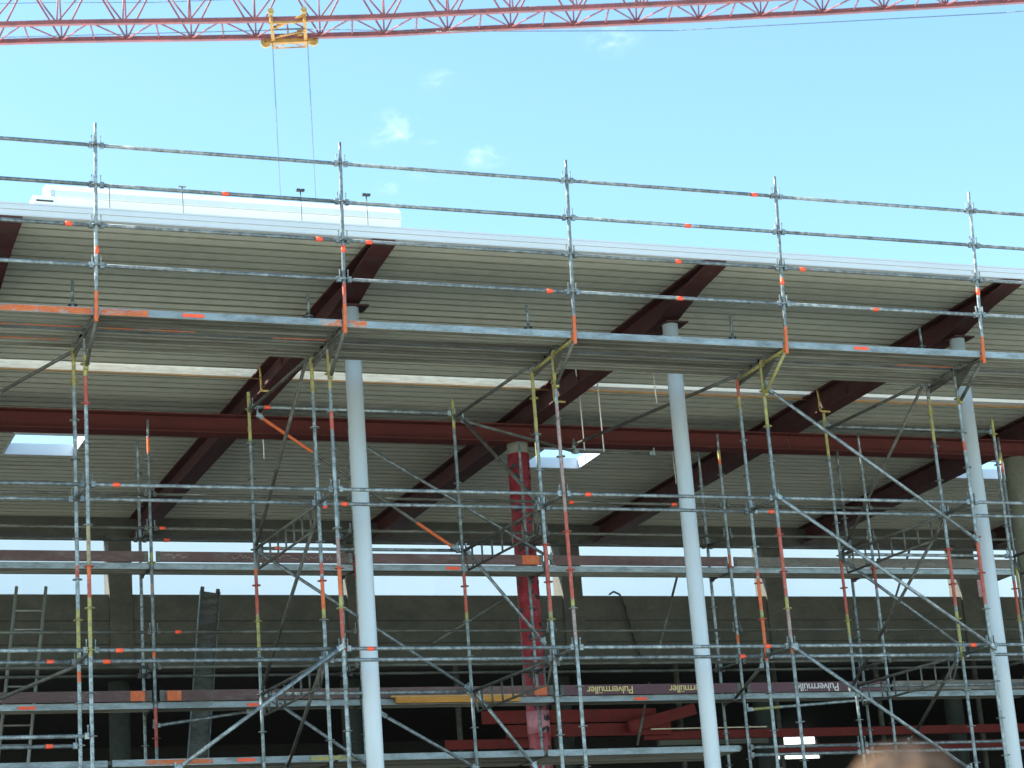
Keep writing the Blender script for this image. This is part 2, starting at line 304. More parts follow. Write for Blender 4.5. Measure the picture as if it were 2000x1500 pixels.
# upstands of the gap: timber in the left bays, pale metal in the right ones
for i in range(13):
    xa, xb = GX[i], GX[i+1]
    u = MB()
    if i <= 5:
        u.span(xa+.008, xb-.008, 6.565, 6.595, DZ-.01, DZ+.40, 'wood'); u.span(xa+.008, xb-.008, 6.56, 6.598, DZ-.035, DZ-.012, 'woodedge')  # lower strip has the shade of the board's edge put into its colour
        obj('timber_upstand', u, hall)
    else:
        u.span(xa+.008, xb-.008, 6.40, 6.58, DZ+.005, DZ+.16, 'duct'); u.span(xa+.008, xb-.008, 6.575, 6.597, DZ-.03, DZ+.002, 'woodedge')
        u.span(xa+.008, xb-.008, 6.22, 6.30, DZ+.03, DZ+.12, 'roofdeck')
        obj('metal_upstand', u, hall)
# eave fascia: two folds
f = MB()
f.span(X0, X1, .435, .449, DZ-.02, DZ+.045, 'fascia'); f.span(X0, X1, .42, .447, DZ+.047, DZ+.108, 'fascia'); f.span(X0, X1, .415, .60, DZ+.110, DZ+.132, 'fascia')
f.span(X0, X1, .44, .50, DZ-.03, DZ-.021, 'fascia')
obj('eave_fascia', f, hall)

# girders (I sections, haunched towards the eave)
def i_beam_x(b, x0, x1, yc, z0, z1, w, mt, tf=.022, tw=.014):
    b.span(x0, x1, yc-w/2, yc+w/2, z0, z0+tf, mt); b.span(x0, x1, yc-w/2, yc+w/2, z1-tf, z1, mt); b.span(x0, x1, yc-tw/2, yc+tw/2, z0+tf, z1-tf, mt)
def girder_mesh():
    b = MB(); w, tf, tw = .30, .024, .015; zt, zb = DZ-.003, 2.885
    ys = [(.47, 3.16), (1.2, 3.09), (2.25, zb), (15.6, zb)]
    b.span(-w/2, w/2, .47, 15.62, zt-tf, zt, 'iron')
    for (ya, za), (yb, zb_) in zip(ys[:-1], ys[1:]):
        poly = [(ya, za), (yb, zb_), (yb, zb_+tf), (ya, za+tf)]
        b.prism(poly, -w/2, w/2, 'iron')
        b.prism([(ya, za+tf), (yb, zb_+tf), (yb, zt-tf), (ya, zt-tf)], -tw/2, tw/2, 'iron')
    b.span(-w/2, w/2, .455, .469, 3.16, zt, 'iron')
    for yy in (5.6,):                                   # bolted splice
        for sx in (-1, 1): b.span(sx*.0085, sx*.03, yy-.28, yy+.28, zb+.07, zt-.09, 'iron')
    return b
gm = girder_mesh().mesh('girder')
for k, x in enumerate(GX):
    gi = obj('girder', gm, hall, (x, 0, 0))
    if 4 <= k <= 8:
        s = MB()
        s.path([(-.160, 6.03, 3.24), (-.163, 6.0, 3.08), (-.158, 6.01, 2.95), (-.162, 5.99, 2.868), (.02, 6.0, 2.868)], .017, 'foam', 6)
        obj('foam_seam', s, gi)
# lengthwise beam under the girders
for i in range(0, 13):
    b = MB(); i_beam_x(b, GX[i]+.006, GX[i+1]-.006, 7.45, 2.575, 2.875, .30, 'iron2')
    obj('cross_beam', b, hall)
# front steel columns with cap plates
cm = MB(); cm.tube((0, 0, GZ+.05), (0, 0, 2.855), .112, 'col', 28); cm = cm.mesh('steel_column')
pm = MB(); pm.box((.05, 0, 2.868), (.34, .30, .022), 'iron'); pm = pm.mesh('cap_plate')
bm_ = MB(); bm_.box((0, 0, GZ+.065), (.45, .45, .03), 'iron'); bm_ = bm_.mesh('base_plate')
for k in range(-3, 8):
    c = obj('steel_column', cm, hall, (3.83+4.735*k-(.16 if k == -1 else 0), 2.10, 0)); obj('cap_plate', pm, c); obj('base_plate', bm_, c)
# round columns under the lengthwise beam
for k in range(-2, 4):
    x = 8.28 + 9.47*k; c = MB()
    if k == 0:
        c.tube((x, 7.45, GZ+.05), (x, 7.45, 2.39), .178, 'film', 24); c.tube((x, 7.45, 2.392), (x, 7.45, 2.57), .172, 'conc_col', 24)
        c.tube((x, 7.45, -2.13), (x, 7.45, -1.78), .1795, 'film2', 24)
        co = tag(obj('round_column', c, hall), 'column wrapped in red film printed with black marks')
        pm2 = MB()
        rr = random.Random(3)
        z = -3.4
        while z < 2.3:
            for q in range(3):
                a0 = rr.uniform(math.pi*.95, math.pi*2.05); w = rr.uniform(.25, .75); zz = z + rr.uniform(-.03, .03); h = rr.uniform(.025, .065)
                n = 4; base = len(pm2.v); mi = pm2.m('mark'); sl = rr.uniform(-.04, .06)
                for j in range(n+1):
                    a = a0 + w*j/n
                    for dz in (-h*(1-.5*j/n), h*(1-.5*j/n)): pm2.v.append(Vector((x+.1805*math.cos(a), 7.45+.1805*math.sin(a), zz+sl*j/n+dz)))
                for j in range(n): pm2.face([base+2*j, base+2*j+2, base+2*j+3, base+2*j+1], mi)
            z += rr.uniform(.16, .26)
        tag(obj('film_print', pm2, co), kind='stuff')
    else:
        c.tube((x, 7.45, GZ+.05), (x, 7.45, 2.57), .185, 'conc_col', 24); obj('round_column', c, hall)
# rear wall: columns, lintel beam, spandrel, strip windows open to the far hall
YB0, YB1 = 15.62, 16.05
CX = [3.46 + 4.60*k for k in range(-5, 9)]
CX[5], CX[6], CX[7], CX[8], CX[9] = 3.46, 8.06, 12.57, 17.15, 21.87
for x in CX:
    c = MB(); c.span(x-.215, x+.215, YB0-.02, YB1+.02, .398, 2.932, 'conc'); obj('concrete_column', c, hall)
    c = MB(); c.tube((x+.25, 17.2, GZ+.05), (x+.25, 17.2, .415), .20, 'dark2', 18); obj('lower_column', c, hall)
for i in range(len(CX)-1):
    xa, xb = CX[i]+.217, CX[i+1]-.217
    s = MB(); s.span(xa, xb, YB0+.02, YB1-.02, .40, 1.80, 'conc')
    for zz in (.86, 1.30): s.span(xa, xb, YB0+.008, YB0+.022, zz-.006, zz+.006, 'dark')
    obj('spandrel_wall', s, hall)
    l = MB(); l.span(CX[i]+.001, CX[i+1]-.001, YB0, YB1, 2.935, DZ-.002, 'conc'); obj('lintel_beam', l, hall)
# lower storey behind the wall: slab, rear wall with three small windows, side walls
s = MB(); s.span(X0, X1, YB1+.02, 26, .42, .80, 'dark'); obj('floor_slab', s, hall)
rw = MB(); YW = 26.0
wins = [(17.9, 18.5), (19.3, 20.5), (21.9, 22.25), (22.75, 23.65)]
def wall_with_holes(b, x0, x1, y0, y1, z0, z1, holes, mt):
    xs = sorted({x0, x1, *[h[0] for h in holes], *[h[1] for h in holes]})
    for xa, xb in zip(xs[:-1], xs[1:]):
        zs = [z0, z1]
        for h in holes:
            if h[0] <= xa and h[1] >= xb: zs += [h[2], h[3]]
        zs = sorted(zs)
        for za, zb in zip(zs[0::2], zs[1::2]): b.span(xa, xb, y0, y1, za, zb, mt)
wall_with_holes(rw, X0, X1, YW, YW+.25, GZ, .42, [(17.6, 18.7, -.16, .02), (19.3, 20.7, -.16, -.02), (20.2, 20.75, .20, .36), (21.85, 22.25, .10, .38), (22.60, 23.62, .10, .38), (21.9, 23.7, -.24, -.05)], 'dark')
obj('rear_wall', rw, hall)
for x in (X1,):
    s = MB(); s.span(x-.2, x, 1.2, 26.2, GZ, 3.2, 'conc'); obj('end_wall', s, hall)

# ------------------------------------------------------------------ scaffold helpers
TR = .02415
rm = MB(); rm.tube((0, 0, -.0045), (0, 0, .0045), .061, 'galv', 14); ROS = rm.mesh('rosette')
rm = MB(); rm.tube((0, 0, -.0045), (0, 0, .0045), .061, 'yel', 14); ROSY = rm.mesh('rosette')
rm = MB(); rm.tube((0, 0, -.0045), (0, 0, .0045), .061, 'red', 14); ROSR = rm.mesh('rosette')
def standard(parent, x, y, z0, z1, bands, ros0, rosn, spigot=0.0, lean=0.0):
    cuts = sorted({z0, z1, *[min(max(v, z0), z1) for a, b, c in bands for v in (a, b)]})
    mb = MB()
    def px(z): return Vector((0, -lean*(z-z0), z))
    def colr(z):
        for a, b, c in bands:
            if a <= z <= b: return BC[c]
        return 'galv'
    for a, b in zip(cuts[:-1], cuts[1:]):
        if b-a > 1e-4: mb.tube(px(a), px(b), TR, colr((a+b)/2), 10, caps=False)
    mb.tube(px(z1-.001), px(z1+spigot if spigot else z1+.002), .019 if spigot else TR, 'galv', 8)
    if spigot: mb.tube(px(z1-.02), px(z1), TR+.001, 'galv', 10)
    zz = z1 - 2.0
    while zz > z0:                                      # spigot joints every two metres
        mb.tube(px(zz-.012), px(zz+.004), TR+.003, colr(zz), 10); zz -= 2.0
    o = obj('standard', mb, parent, (x+random.uniform(-.006, .006), y, 0), (0, R(random.uniform(-.07, .07)), R(random.uniform(0, 360)) if lean == 0 else 0))
    for k in range(rosn):
        z = ros0 - .5*k
        c = colr(z); q = px(z)
        obj('rosette', {'yel': ROSY, 'red': ROSR, 'ora': ROSR}.get(c, ROS), o, (q.x, q.y, z))
    return o
def ledger_mesh(L, mt='galv', heads=True, name='ledger'):
    b = MB(); b.tube((.085, 0, 0), (L-.085, 0, 0), TR, mt, 10)
    for x, s in ((.066, 1), (L-.066, -1)):
        b.box((x, 0, 0), (.052, .046, .07), mt); b.box((x-s*.012, 0, .045), (.007, .026, .15), 'galv'); b.box((x-s*.012, 0, .118), (.012, .034, .014), 'galv')
    return b.mesh(name)
LM = {}
def ledger(parent, p0, p1, mt='galv', name='ledger'):
    p0, p1 = Vector(p0), Vector(p1); d = p1-p0; L = round(d.length, 3)
    if (L, mt, name) not in LM: LM[(L, mt, name)] = ledger_mesh(L, mt, name=name)
    jit = Vector((0, random.uniform(-.003, .003), random.uniform(-.005, .005)))
    return obj(name, LM[(L, mt, name)], parent, p0+jit, (random.uniform(-.06, .06), -math.asin(max(-1, min(1, d.z/d.length))), math.atan2(d.y, d.x)))
def brace(parent, p0, p1, mt='galv', name='diagonal_brace'):
    p0, p1 = Vector(p0), Vector(p1); d = (p1-p0); u = d.normalized(); L = d.length
    b = MB(); q = u.to_track_quat('X', 'Z').to_matrix()
    if mt == 'o':
        b.tube(p0, p0+u*L*.27, TR, 'ora', 10, caps=False); b.tube(p0+u*L*.27, p0+u*L*.80, TR, 'galv_dirty_shaded', 10, caps=False); b.tube(p0+u*L*.80, p1, TR, 'ora', 10, caps=False)
    elif mt == 'y':
        b.tube(p0, p0+u*L*.25, TR, 'yel', 10, caps=False); b.tube(p0+u*L*.25, p1, TR, 'galv', 10, caps=False)
    elif mt == 'n': b.tube(p0, p1, .02, 'galv_dirty_shaded', 8)
    else: b.tube(p0, p1, TR, 'galv_dirty_shaded' if mt == 'd' else 'galv', 10)
    for p, s in (() if mt == 'n' else ((p0, 1), (p1, -1))):
        b.box(p+u*s*.02, (.10, .05, .06), 'galv', q); b.box(p-u*s*.02+Vector((0, 0, .03)), (.02, .035, .13), 'galv')
    # meshes stay in world coordinates relative to the scaffold
    return obj(name, b, parent)
def plank_mesh(L, w=.32, mt='galv_dirty_shaded', h=.085):
    """steel plank seen from below: folded channel with two stiffening grooves and end hooks"""
    b = MB()
    prof = [(0, -h), (.022, -h), (.022, -.03), (.075, -.03), (.085, -h+.006), (.125, -h+.006), (.135, -.03), (.185, -.03), (.195, -h+.006), (.235, -h+.006), (.245, -.03), (w-.022, -.03), (w-.022, -h), (w, -h), (w, 0), (0, 0)]
    b.prism(prof, .03, L-.03, mt)
    b.face([], 0) if False else None
    for x in (.035, L-.035):
        b.span(x-.012, x+.012, .004, w-.004, -h+.006, -.009, mt)
        for yy in (.05, w-.05): b.box((x+(-.03 if x < 1 else .03), yy, -.03), (.05, .03, .05), mt)
    return b
PM = {}
def plank(parent, x, y, z, L=3.07, edge='galv_deck', under='under', h=.085):
    k = (round(L, 3), edge, under, h)
    if k not in PM:
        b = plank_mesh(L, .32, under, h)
        b.span(.031, L-.031, -.003, -.0005, -h, 0.002, edge); b.span(.032, L-.032, .319, .3208, -h-.0005, -h+.035, 'lip'); b.span(.032, L-.032, -.0028, .017, -h-.0018, -h-.0002, 'lip')
        PM[k] = b.mesh('plank')
    return obj('plank', PM[k], parent, (x, y, z + random.uniform(-.004, .004)))
def sticker(parent, p, L=.085, r=.0275):
    b = MB(); b.tube((-L/2, 0, 0), (L/2, 0, 0), r, 'tag', 10); return obj('red_sticker', b, parent, p)

# ------------------------------------------------------------------ facade scaffold
B = 3.07
fs = thing('facade_scaffold', 'galvanized tube scaffold along the front with cantilevered top deck and guard rails', 'scaffold')
R1Y, R2Y, FY = .76, 1.49, 4.1
DK = 1.97
for x, y, bands in BANDS['r1']: standard(fs, x, y, GZ+.25, 1.90, bands, 1.5, 20)
for x, y, bands in BANDS['r2']: standard(fs, x, y, GZ+.25, 2.53, bands, 2.50, 22, spigot=.29)
LEAN = .078
for i in range(-1, 6):                                   # outer guard posts on the brackets
    x = i*B
    mb_b = [(1.78, 2.16, 'o')]
    if i == 1: mb_b += [(2.16, 2.42, 'r')]
    o = standard(fs, x, 0, 1.79, 4.03, mb_b, 0, 0, spigot=.22, lean=LEAN)
    for k in range(1, 5):
        z = DK + .5*k; obj('rosette', ROS, o, (0, -LEAN*(z-1.79), z))
for i in range(-1, 5):
    for k in range(1, 5):
        z = DK+.5*k; yy = -LEAN*(z-1.79)
        ledger(fs, (i*B, yy, z), ((i+1)*B, yy, z), name='guard_rail')
# brackets carrying the overhanging deck
for i in range(-1, 6):
    x = i*B; b = MB()
    mt = 'yel' if i in (2, 3) else 'galv_dirty_shaded'
    b.tube((x, R1Y-.03, DK-.10), (x, .02, DK-.10), TR, mt, 8)
    b.tube((x, R1Y-.04, 1.44), (x, .05, DK-.13), TR, 'galv_dirty_shaded' if i != 3 else 'yel', 8)
    b.box((x, R1Y-.05, 1.46), (.05, .07, .09), 'yel'); b.box((x, R1Y-.05, DK-.10), (.05, .07, .1), mt)
    b.prism([(R1Y-.03, DK-.13), (R1Y-.03, 1.62), (.30, DK-.13)], x-.004, x+.004, 'galv_dirty_shaded')
    b.box((x, .03, DK-.09), (.055, .05, .09), 'ora')
    obj('bracket', b, fs)
    t = MB(); t.tube((x, R1Y+.05, DK-.10), (x, R2Y-.05, DK-.10), TR, mt, 8); t.prism([(R1Y+.06, DK-.13), (R2Y-.06, DK-.13), (R2Y-.06, DK-.19), (R1Y+.06, DK-.16)], x-.006, x+.006, 'galv_dirty_shaded')
    obj('transom', t, fs)
# deck planks
for i in range(-1, 5):
    e = 'galv_deck'
    for j, yy in enumerate((.03, .375, .79, 1.135)):
        u = 'under'
        plank(fs, i*B+.0, yy, DK-.002 if j == 0 else DK+.012, edge='galv_deck' if j == 0 else 'galv_dirty_shaded', under=u, h=.085 if j == 0 else .058)
# orange painted runs on the outermost plank and underneath
for x0, x1 in ((-3.0, -.06), (.06, .62), (2.78, 3.02), (3.12, 3.36)):
    b = MB(); b.span(x0, x1, .0225, .0265, DK-.084, DK-.008, 'deckpaint'); obj('painted_edge', b, fs)
for x0, x1, yy in ((-3.0, -.1, .475), (-2.2, -.25, .99), (.1, 1.3, .475), (2.3, 3.0, .56), (11.2, 12.1, .5)):
    b = MB(); b.span(x0, x1, yy, yy+.03, DK-.0935, DK-.0905, 'deckpaint'); obj('painted_edge', b, fs)
for x, w in ((1.17, .26), (10.37, .22)):
    b = MB(); b.span(x-w/2, x+w/2, .0215, .0265, DK-.064, DK-.022, 'tag'); obj('red_sticker', b, fs)
for i, z in ((0, 2.66), (1, 2.86), (3, 2.78), (4, 2.80)):
    yy = -LEAN*(z-1.79); b = MB(); b.tube((i*B, yy+.002, z-.045), (i*B, yy-.005, z+.045), .0275, 'tag', 10); obj('red_sticker', b, fs)
# ledgers and transoms at the lower lifts
for y in (R1Y, R2Y):
    for z in (0, -2, -4, -6):
        for i in range(-1, 5): ledger(fs, (i*B, y, z), ((i+1)*B, y, z))
    ledger(fs, (-B, y, -3), (0, y, -3))
for i in range(-1, 6):
    for z in (0, -2, -4, -6): ledger(fs, (i*B, R1Y, z), (i*B, R2Y, z), 'galv_dirty_shaded', name='transom')
# inner row and the lattice girders that reach it
for x, y, bands in BANDS['f']: standard(fs, x, y, GZ+.25, 2.25, bands, 2.0, 21)
FX = [q[0] for q in BANDS['f']]
def lattice(p0, p1, h=.30):
    p0, p1 = Vector(p0), Vector(p1); b = MB(); dn = Vector((0, 0, -h)); u = (p1-p0)
    b.tube(p0+u*.03, p1-u*.03, TR, 'galv_dirty_shaded', 8); b.tube(p0+dn+u*.10, p1+dn-u*.06, .018, 'galv_dirty_shaded', 8)
    for k in range(1, 8):
        q = p0 + u*k/8; b.tube(q, q+dn, .014, 'galv_dirty_shaded', 6)
    b.tube(p0+u*.03+Vector((0, 0, -.02)), p0+dn+u*.10, .016, 'galv_dirty_shaded', 6); b.tube(p1-u*.03, p1+dn-u*.06, .016, 'galv_dirty_shaded', 6)
    obj('lattice_girder', b, fs)
for k, xf in ((1, FX[0]), (2, FX[1]), (4, FX[2])):
    for z in (0, -2, -4): lattice((k*B, R2Y, z), (xf, FY, z))
    ledger(fs, (k*B, R2Y, 1.98), (xf, FY, 1.98), 'galv_dirty_shaded')
lattice((5*B, R2Y, 0), (FX[3], FY, 0)); lattice((5*B, R2Y, -2), (FX[3], FY, -2))
for a, b_ in ((0, 1), (2, 3)):
    for z in (2.04, 0.02, -2): ledger(fs, (FX[a], FY, z), (FX[b_], FY, z))
for p0, p1, c in TUBES: brace(fs, p0, p1, 'd' if c == 'd' else {'o': 'o', 'y': 'y', 'n': 'n'}.get(c, 'galv'))
for p in STICK: sticker(fs, p)
for z in (-2.86, -2.98): ledger(fs, (10.15, FY, z), (FX[2], FY, z)); ledger(fs, (FX[2], FY, z), (FX[3], FY, z))
# deck low down behind the inner row
for i in range(-1, 3):
    for j in range(3): plank(fs, .88+i*B, FY+.06+.35*j, -2.82, edge='galv_deck' if j == 0 else 'galv_dirty_shaded')
b = MB(); b.span(2.58, 2.82, FY+.05, FY+.0565, -2.88, -2.835, 'tag'); obj('red_sticker', b, fs)
b = MB(); b.span(1.35, 2.25, FY+.05, FY+.0565, -2.89, -2.83, 'deckpaint'); obj('painted_edge', b, fs)
b = MB(); b.span(3.6, 4.2, FY+.05, FY+.0565, -2.89, -2.83, 'yel'); obj('painted_edge', b, fs)

# ------------------------------------------------------------------ rear scaffold inside the hall
rs = thing('working_scaffold', 'inner scaffold under the roof with two decks and dark lettered toe boards', 'scaffold')
RY, SY = 5.8, 6.53
RX = [q[0] for q in BANDS['r']]
tops = {0: 2.05, 1: 2.0, 2: 2.2, 3: 2.10, 4: 2.2, 5: 2.2}
for k, (x, y, bands) in enumerate(BANDS['r']): standard(rs, x, y, GZ+.25, tops[k], bands, 1.69, 20, spigot=.26)
for k, (x, y, bands) in enumerate(BANDS['s']): standard(rs, x, y, GZ+.25, tops[k]-.15, bands, 1.69, 20, spigot=.3)
RXA = [RX[0]-3.03] + RX
for i in range(len(RXA)-1):
    xa, xb = RXA[i], RXA[i+1]
    for y in (RY, SY):
        for z in ((.69, 1.19, -1.31, -.81, -3.31) if y == RY else (.69, -1.31)): ledger(rs, (xa, y, z), (xb, y, z), 'galv_dirty_shaded', name='guard_rail')
    for zd in (.19, -1.80):
        for j in range(2): plank(rs, xa, RY+.03+.335*j, zd+.03*j, L=xb-xa, edge='galv_deck' if j == 0 else 'galv_dirty_shaded', h=.085 if j == 0 else .055)
for x in RX:
    for z in (.14, -1.85, .69, -1.31): ledger(rs, (x, RY, z), (x, SY, z), 'galv_dirty_shaded', name='transom')
def text_mesh(body, size, mt):
    cu = bpy.data.curves.new('lettering', 'FONT'); cu.body = body; cu.size = size; cu.extrude = .0015; cu.align_x = 'CENTER'; cu.align_y = 'CENTER'; cu.space_character = .92
    t = bpy.data.objects.new('lettering', cu); C.objects.link(t)
    dg = bpy.context.evaluated_depsgraph_get(); me = bpy.data.meshes.new_from_object(t.evaluated_get(dg))
    bpy.data.objects.remove(t); me.materials.clear(); me.materials.append(M[mt]); me.name = 'lettering'
    return me
for zd, lev in ((.19, 0), (-1.80, 1)):
    for i in range(len(RXA)-1):
        xa, xb = RXA[i]+.06, RXA[i+1]-.06
        t = MB(); violet = lev == 1 and i in (3, 4)
        t.span(xa, xb, RY-.035, RY-.008, zd+.006, zd+.156, 'toe2' if violet else ('toe3' if i >= (4 if lev == 0 else 5) else 'toe'))
        for s_, e_ in ((xa, .05), (xb-.05, .05)): t.span(s_-.004, s_+e_+.004, RY-.039, RY-.006, zd+.004, zd+.158, 'galv_dirty_shaded')
        tb = obj('toe_board', t, rs)
        if lev == 1 and i in (1, 0, 2): 
            b = MB(); xx = xa+.10 if i == 1 else xb-.30
            b.span(xx, xx+.2, RY-.0385, RY-.0355, zd+.01, zd+.15, 'ora'); obj('paint_mark', b, tb)
        if lev == 0 and i == 2:
            b = MB(); b.span(xb-.34, xb-.06, RY-.0385, RY-.0355, zd+.01, zd+.15, 'ora'); obj('paint_mark', b, tb)
        for s_, X, mt in TOE_TEXT:
            if lev == 1 and xa < X < xb:
                me = text_mesh(s_, .150, mt)
                o = obj('lettering', me, tb, (X, RY-.0375, zd+.080)); o.rotation_euler = (R(90), R(180), 0)
                w = max(v.co.x for v in me.vertices) - min(v.co.x for v in me.vertices); o.scale = (.76/w, .76/w*1.0, 1)
        if lev == 0 and i == 1:                       # faint chalk scribble
            b = MB(); rr = random.Random(5); x = xa+.10
            for seg in ((.10, .45), (1.10, 1.5), (1.6, 2.1), (2.15, 2.6)):
                pts = [(xa+seg[0]+(seg[1]-seg[0])*q/14, RY-.037, zd+.085+rr.uniform(-.035, .035)) for q in range(15)]
                b.path(pts, .0035, 'chalk', 4)
            obj('chalk_scribble', b, tb)
for x, z, w in ((.09, -1.855, .24), (6.43, .145, .22), (3.27, -1.855, .16), (9.32, -1.855, .22)):
    b = MB(); b.span(x-w/2, x+w/2, RY+.019, RY+.0262, z-.022, z+.022, 'tag'); obj('red_sticker', b, rs)

# ------------------------------------------------------------------ loose things on and round the scaffold
b = MB(); b.span(5.37, 7.30, RY-.115, RY-.045, -1.885, -1.805, 'plk_y')
b.span(5.30, 7.40, RY-.113, RY-.047, -1.803, -1.775, 'woodedge')
tag(obj('yellow_plank', b), 'ochre yellow plank lying along the front edge of the lower inner deck', 'plank')
lad = thing('ladder', 'narrow metal ladder leaning against the inner scaffold at far left', 'ladder')
LA0, LA1 = Vector((.03, 6.9, .08)), Vector((-.42, 6.35, -4.2))
for dx in (0, .42):
    b = MB(); b.tube(LA0+Vector((dx+.12, .05, 0)), LA1+Vector((dx, 0, 0)), .024, 'ladder', 8); obj('stile', b, lad)
for k in range(1, 15):
    q = LA1.lerp(LA0+Vector((.12, .05, 0)), k/15.3); b = MB(); b.tube(q, q+Vector((.42, 0, 0)), .014, 'ladder', 8); obj('rung', b, lad)
lp = thing('leaning_plank', 'grey steel scaffold plank with hooks standing upright against the dark rear wall', 'plank')
q0, q1 = Vector((3.495, 9.0, .44)), Vector((2.86, 8.05, -3.4))
ax = (q0-q1).normalized(); rotm = Matrix((Vector((1, 0, 0)) - ax*ax.x, ax.cross((Vector((1, 0, 0)) - ax*ax.x)), ax)).transposed()
rotm = Matrix([v.normalized() for v in rotm.transposed()]).transposed()
b = MB(); b.box((q0+q1)/2, (.30, .012, (q0-q1).length), 'galv_dirty_shaded', rotm)
for s_ in (-1, 1): b.box((q0+q1)/2 + rotm @ Vector((s_*.156, -.03, 0)), (.012, .07, (q0-q1).length), 'galv', rotm)
obj('plank_face', b, lp)
for s_ in (-1, 1):
    b = MB(); b.box(q0 + rotm @ Vector((s_*.125, -.01, .03)), (.055, .05, .07), 'galv_dirty_shaded', rotm); obj('hook', b, lp)
for k, (x, y, z, r_) in enumerate(((8.942, 6.30, 2.016, 'beside the red wrapped column'), (8.876, 5.43, 1.912, 'second from the red wrapped column'), (9.844, 5.41, 2.715, 'short one left of the middle pale column'), (4.16, 7.92, 2.347, 'alone behind the first girder'), (8.476, 5.32, 3.079, 'shortest, in front of the second girder'), (12.285, 9.93, 2.635, 'beside the second pale column'))):
    b = MB(); b.tube((x, y, DZ+.02), (x+.012, y, z), .0095, 'rod', 6)
    b.tube((x, y, DZ-.012), (x, y, DZ+.002), .022, 'rod', 6)
    tag(obj('hanger_rod', b), 'thin bright rod hanging from the roof sheets, '+r_, 'hanger rod', 'hanger rods below the roof')
# red formwork steel in the dark lower storey
reds = [((13.64, 22.6), 15.2, -1.19, -1.02, 'long upper red steel waler across the dark lower storey at right'),
        ((16.5, 22.6), 15.2, -1.50, -1.34, 'long lower red steel waler across the dark lower storey at right'),
        ((10.3, 14.0), 15.3, -.80, -.55, 'dark red steel waler right of the wrapped column, highest of the pile'),
        ((10.7, 14.2), 15.1, -1.10, -.86, 'middle red steel waler behind the wrapped column'),
        ((9.5, 11.2), 15.25, -1.28, -1.10, 'short red steel waler left of the wrapped column')]
for (xa, xb), y, za, zb, lab in reds:
    w = MB(); h = zb-za
    w.span(xa, xb, y-.06, y-.048, za, zb, 'waler'); w.span(xa, xb, y-.048, y+.03, zb-.012, zb-.0005, 'waler'); w.span(xa, xb, y-.048, y+.03, za+.0005, za+.012, 'waler')
    q = xa+.3
    while q < xb: w.span(q, q+.02, y-.047, y+.025, za+.013, zb-.013, 'waler'); q += .7
    tag(obj('steel_waler', w), lab, 'formwork beam', 'red formwork beams')
w = MB(); rot = Matrix.Rotation(R(-13), 3, 'Y'); w.box((13.95, 14.9, -.80), (1.5, .10, .22), 'waler', rot); w.box((13.95, 14.845, -.80), (1.48, .006, .18), 'waler', rot)
tag(obj('steel_waler', w), 'short red steel waler tilted up towards the middle pale column', 'formwork beam', 'red formwork beams')
w = MB(); w.span(13.9, 16.3, 15.0, 15.12, -1.32, -1.22, 'conc'); w.span(13.75, 16.3, 15.0, 15.03, -1.005, -.985, 'wood')
tag(obj('timber_strip', w), 'pale timber strips lying between the red steel walers', 'timber')
for x, lab in ((9.9, 'leftmost grey steel prop, left of the red wrapped column'), (11.9, 'grey steel prop just right of the red wrapped column'), (14.6, 'grey steel prop behind the middle pale column'), (16.8, 'grey steel prop where the lower red waler begins'), (19.2, 'grey steel prop midway along the two long red walers'), (21.6, 'rightmost grey steel prop, near the third pale column')):
    b = MB(); b.tube((x, 15.42, GZ+.05), (x, 15.42, .38), .055, 'galv_dirty_shaded', 10); b.box((x, 15.42, GZ+.06), (.2, .2, .02), 'galv_dirty_shaded'); b.box((x, 15.42, .385), (.2, .2, .02), 'galv_dirty_shaded')
    tag(obj('steel_prop', b), lab, 'prop', 'props behind the red beams')

# ------------------------------------------------------------------ on the roof
duct = thing('roof_duct', 'long white rounded housing lying on the roof behind the eave at upper left', 'roof housing')
YD = 2.2; DD0, DD1 = .01-.09, 4.66
zc = 4.22
b = MB(); b.span(DD0, DD1, YD, YD+1.2, ZT, zc, 'duct'); obj('curb', b, duct)
prof = [(YD-.035, zc+.003)] + [(YD-.035 + .62*(1-math.cos(a)), zc+.003+.31*math.sin(a)) for a in [R(9*k) for k in range(2, 18)]] + [(YD+1.22, zc+.003)]
nv = 5; wv = (DD1+.01-DD0)/nv
for q in range(nv):
    b = MB(); b.prism(prof, DD0+q*wv+.0005, DD0+(q+1)*wv-.0005, 'duct'); obj('vault_panel', b, duct)
b = MB(); b.prism([(y_, z_) for y_, z_ in prof[:9]] + [(YD+.55, zc+.003)], DD0-.06, DD0-.002, 'col'); obj('end_cap', b, duct)
b = MB(); b.span(DD0-.28, DD0-.002, YD-.03, YD+.5, zc-.20, zc-.002, 'duct'); obj('end_box', b, duct)
b = MB(); b.span(DD0-.24, DD0-.02, YD-.034, YD-.0305, zc-.085, zc-.062, 'black'); obj('slot', b, duct)
for x, zb, zt_, lab in ((.60, 4.08, 4.34, 'first roof rod from the left in front of the white housing'), (1.57, 4.08, 4.41, 'second roof rod from the left in front of the white housing'), (3.19, 4.06, 4.47, 'black capped roof rod left of the second guard post'), (4.12, 4.06, 4.47, 'black capped roof rod right of the second guard post')):
    b = MB(); b.tube((x, 2.02, ZT), (x, 2.02, zt_), .008, 'rope', 6)
    if x > 2: b.box((x-.03, 2.02, zt_+.012), (.05, .05, .03), 'black'); b.box((x+.03, 2.02, zt_+.012), (.05, .05, .03), 'black')
    else: b.box((x, 2.02, zt_+.004), (.10, .04, .008), 'conc_col')
    b.box((x, 2.02, ZT+.03), (.2, .2, .06), 'conc')
    tag(obj('roof_rod', b), lab, 'roof rod', 'rods standing on the roof')

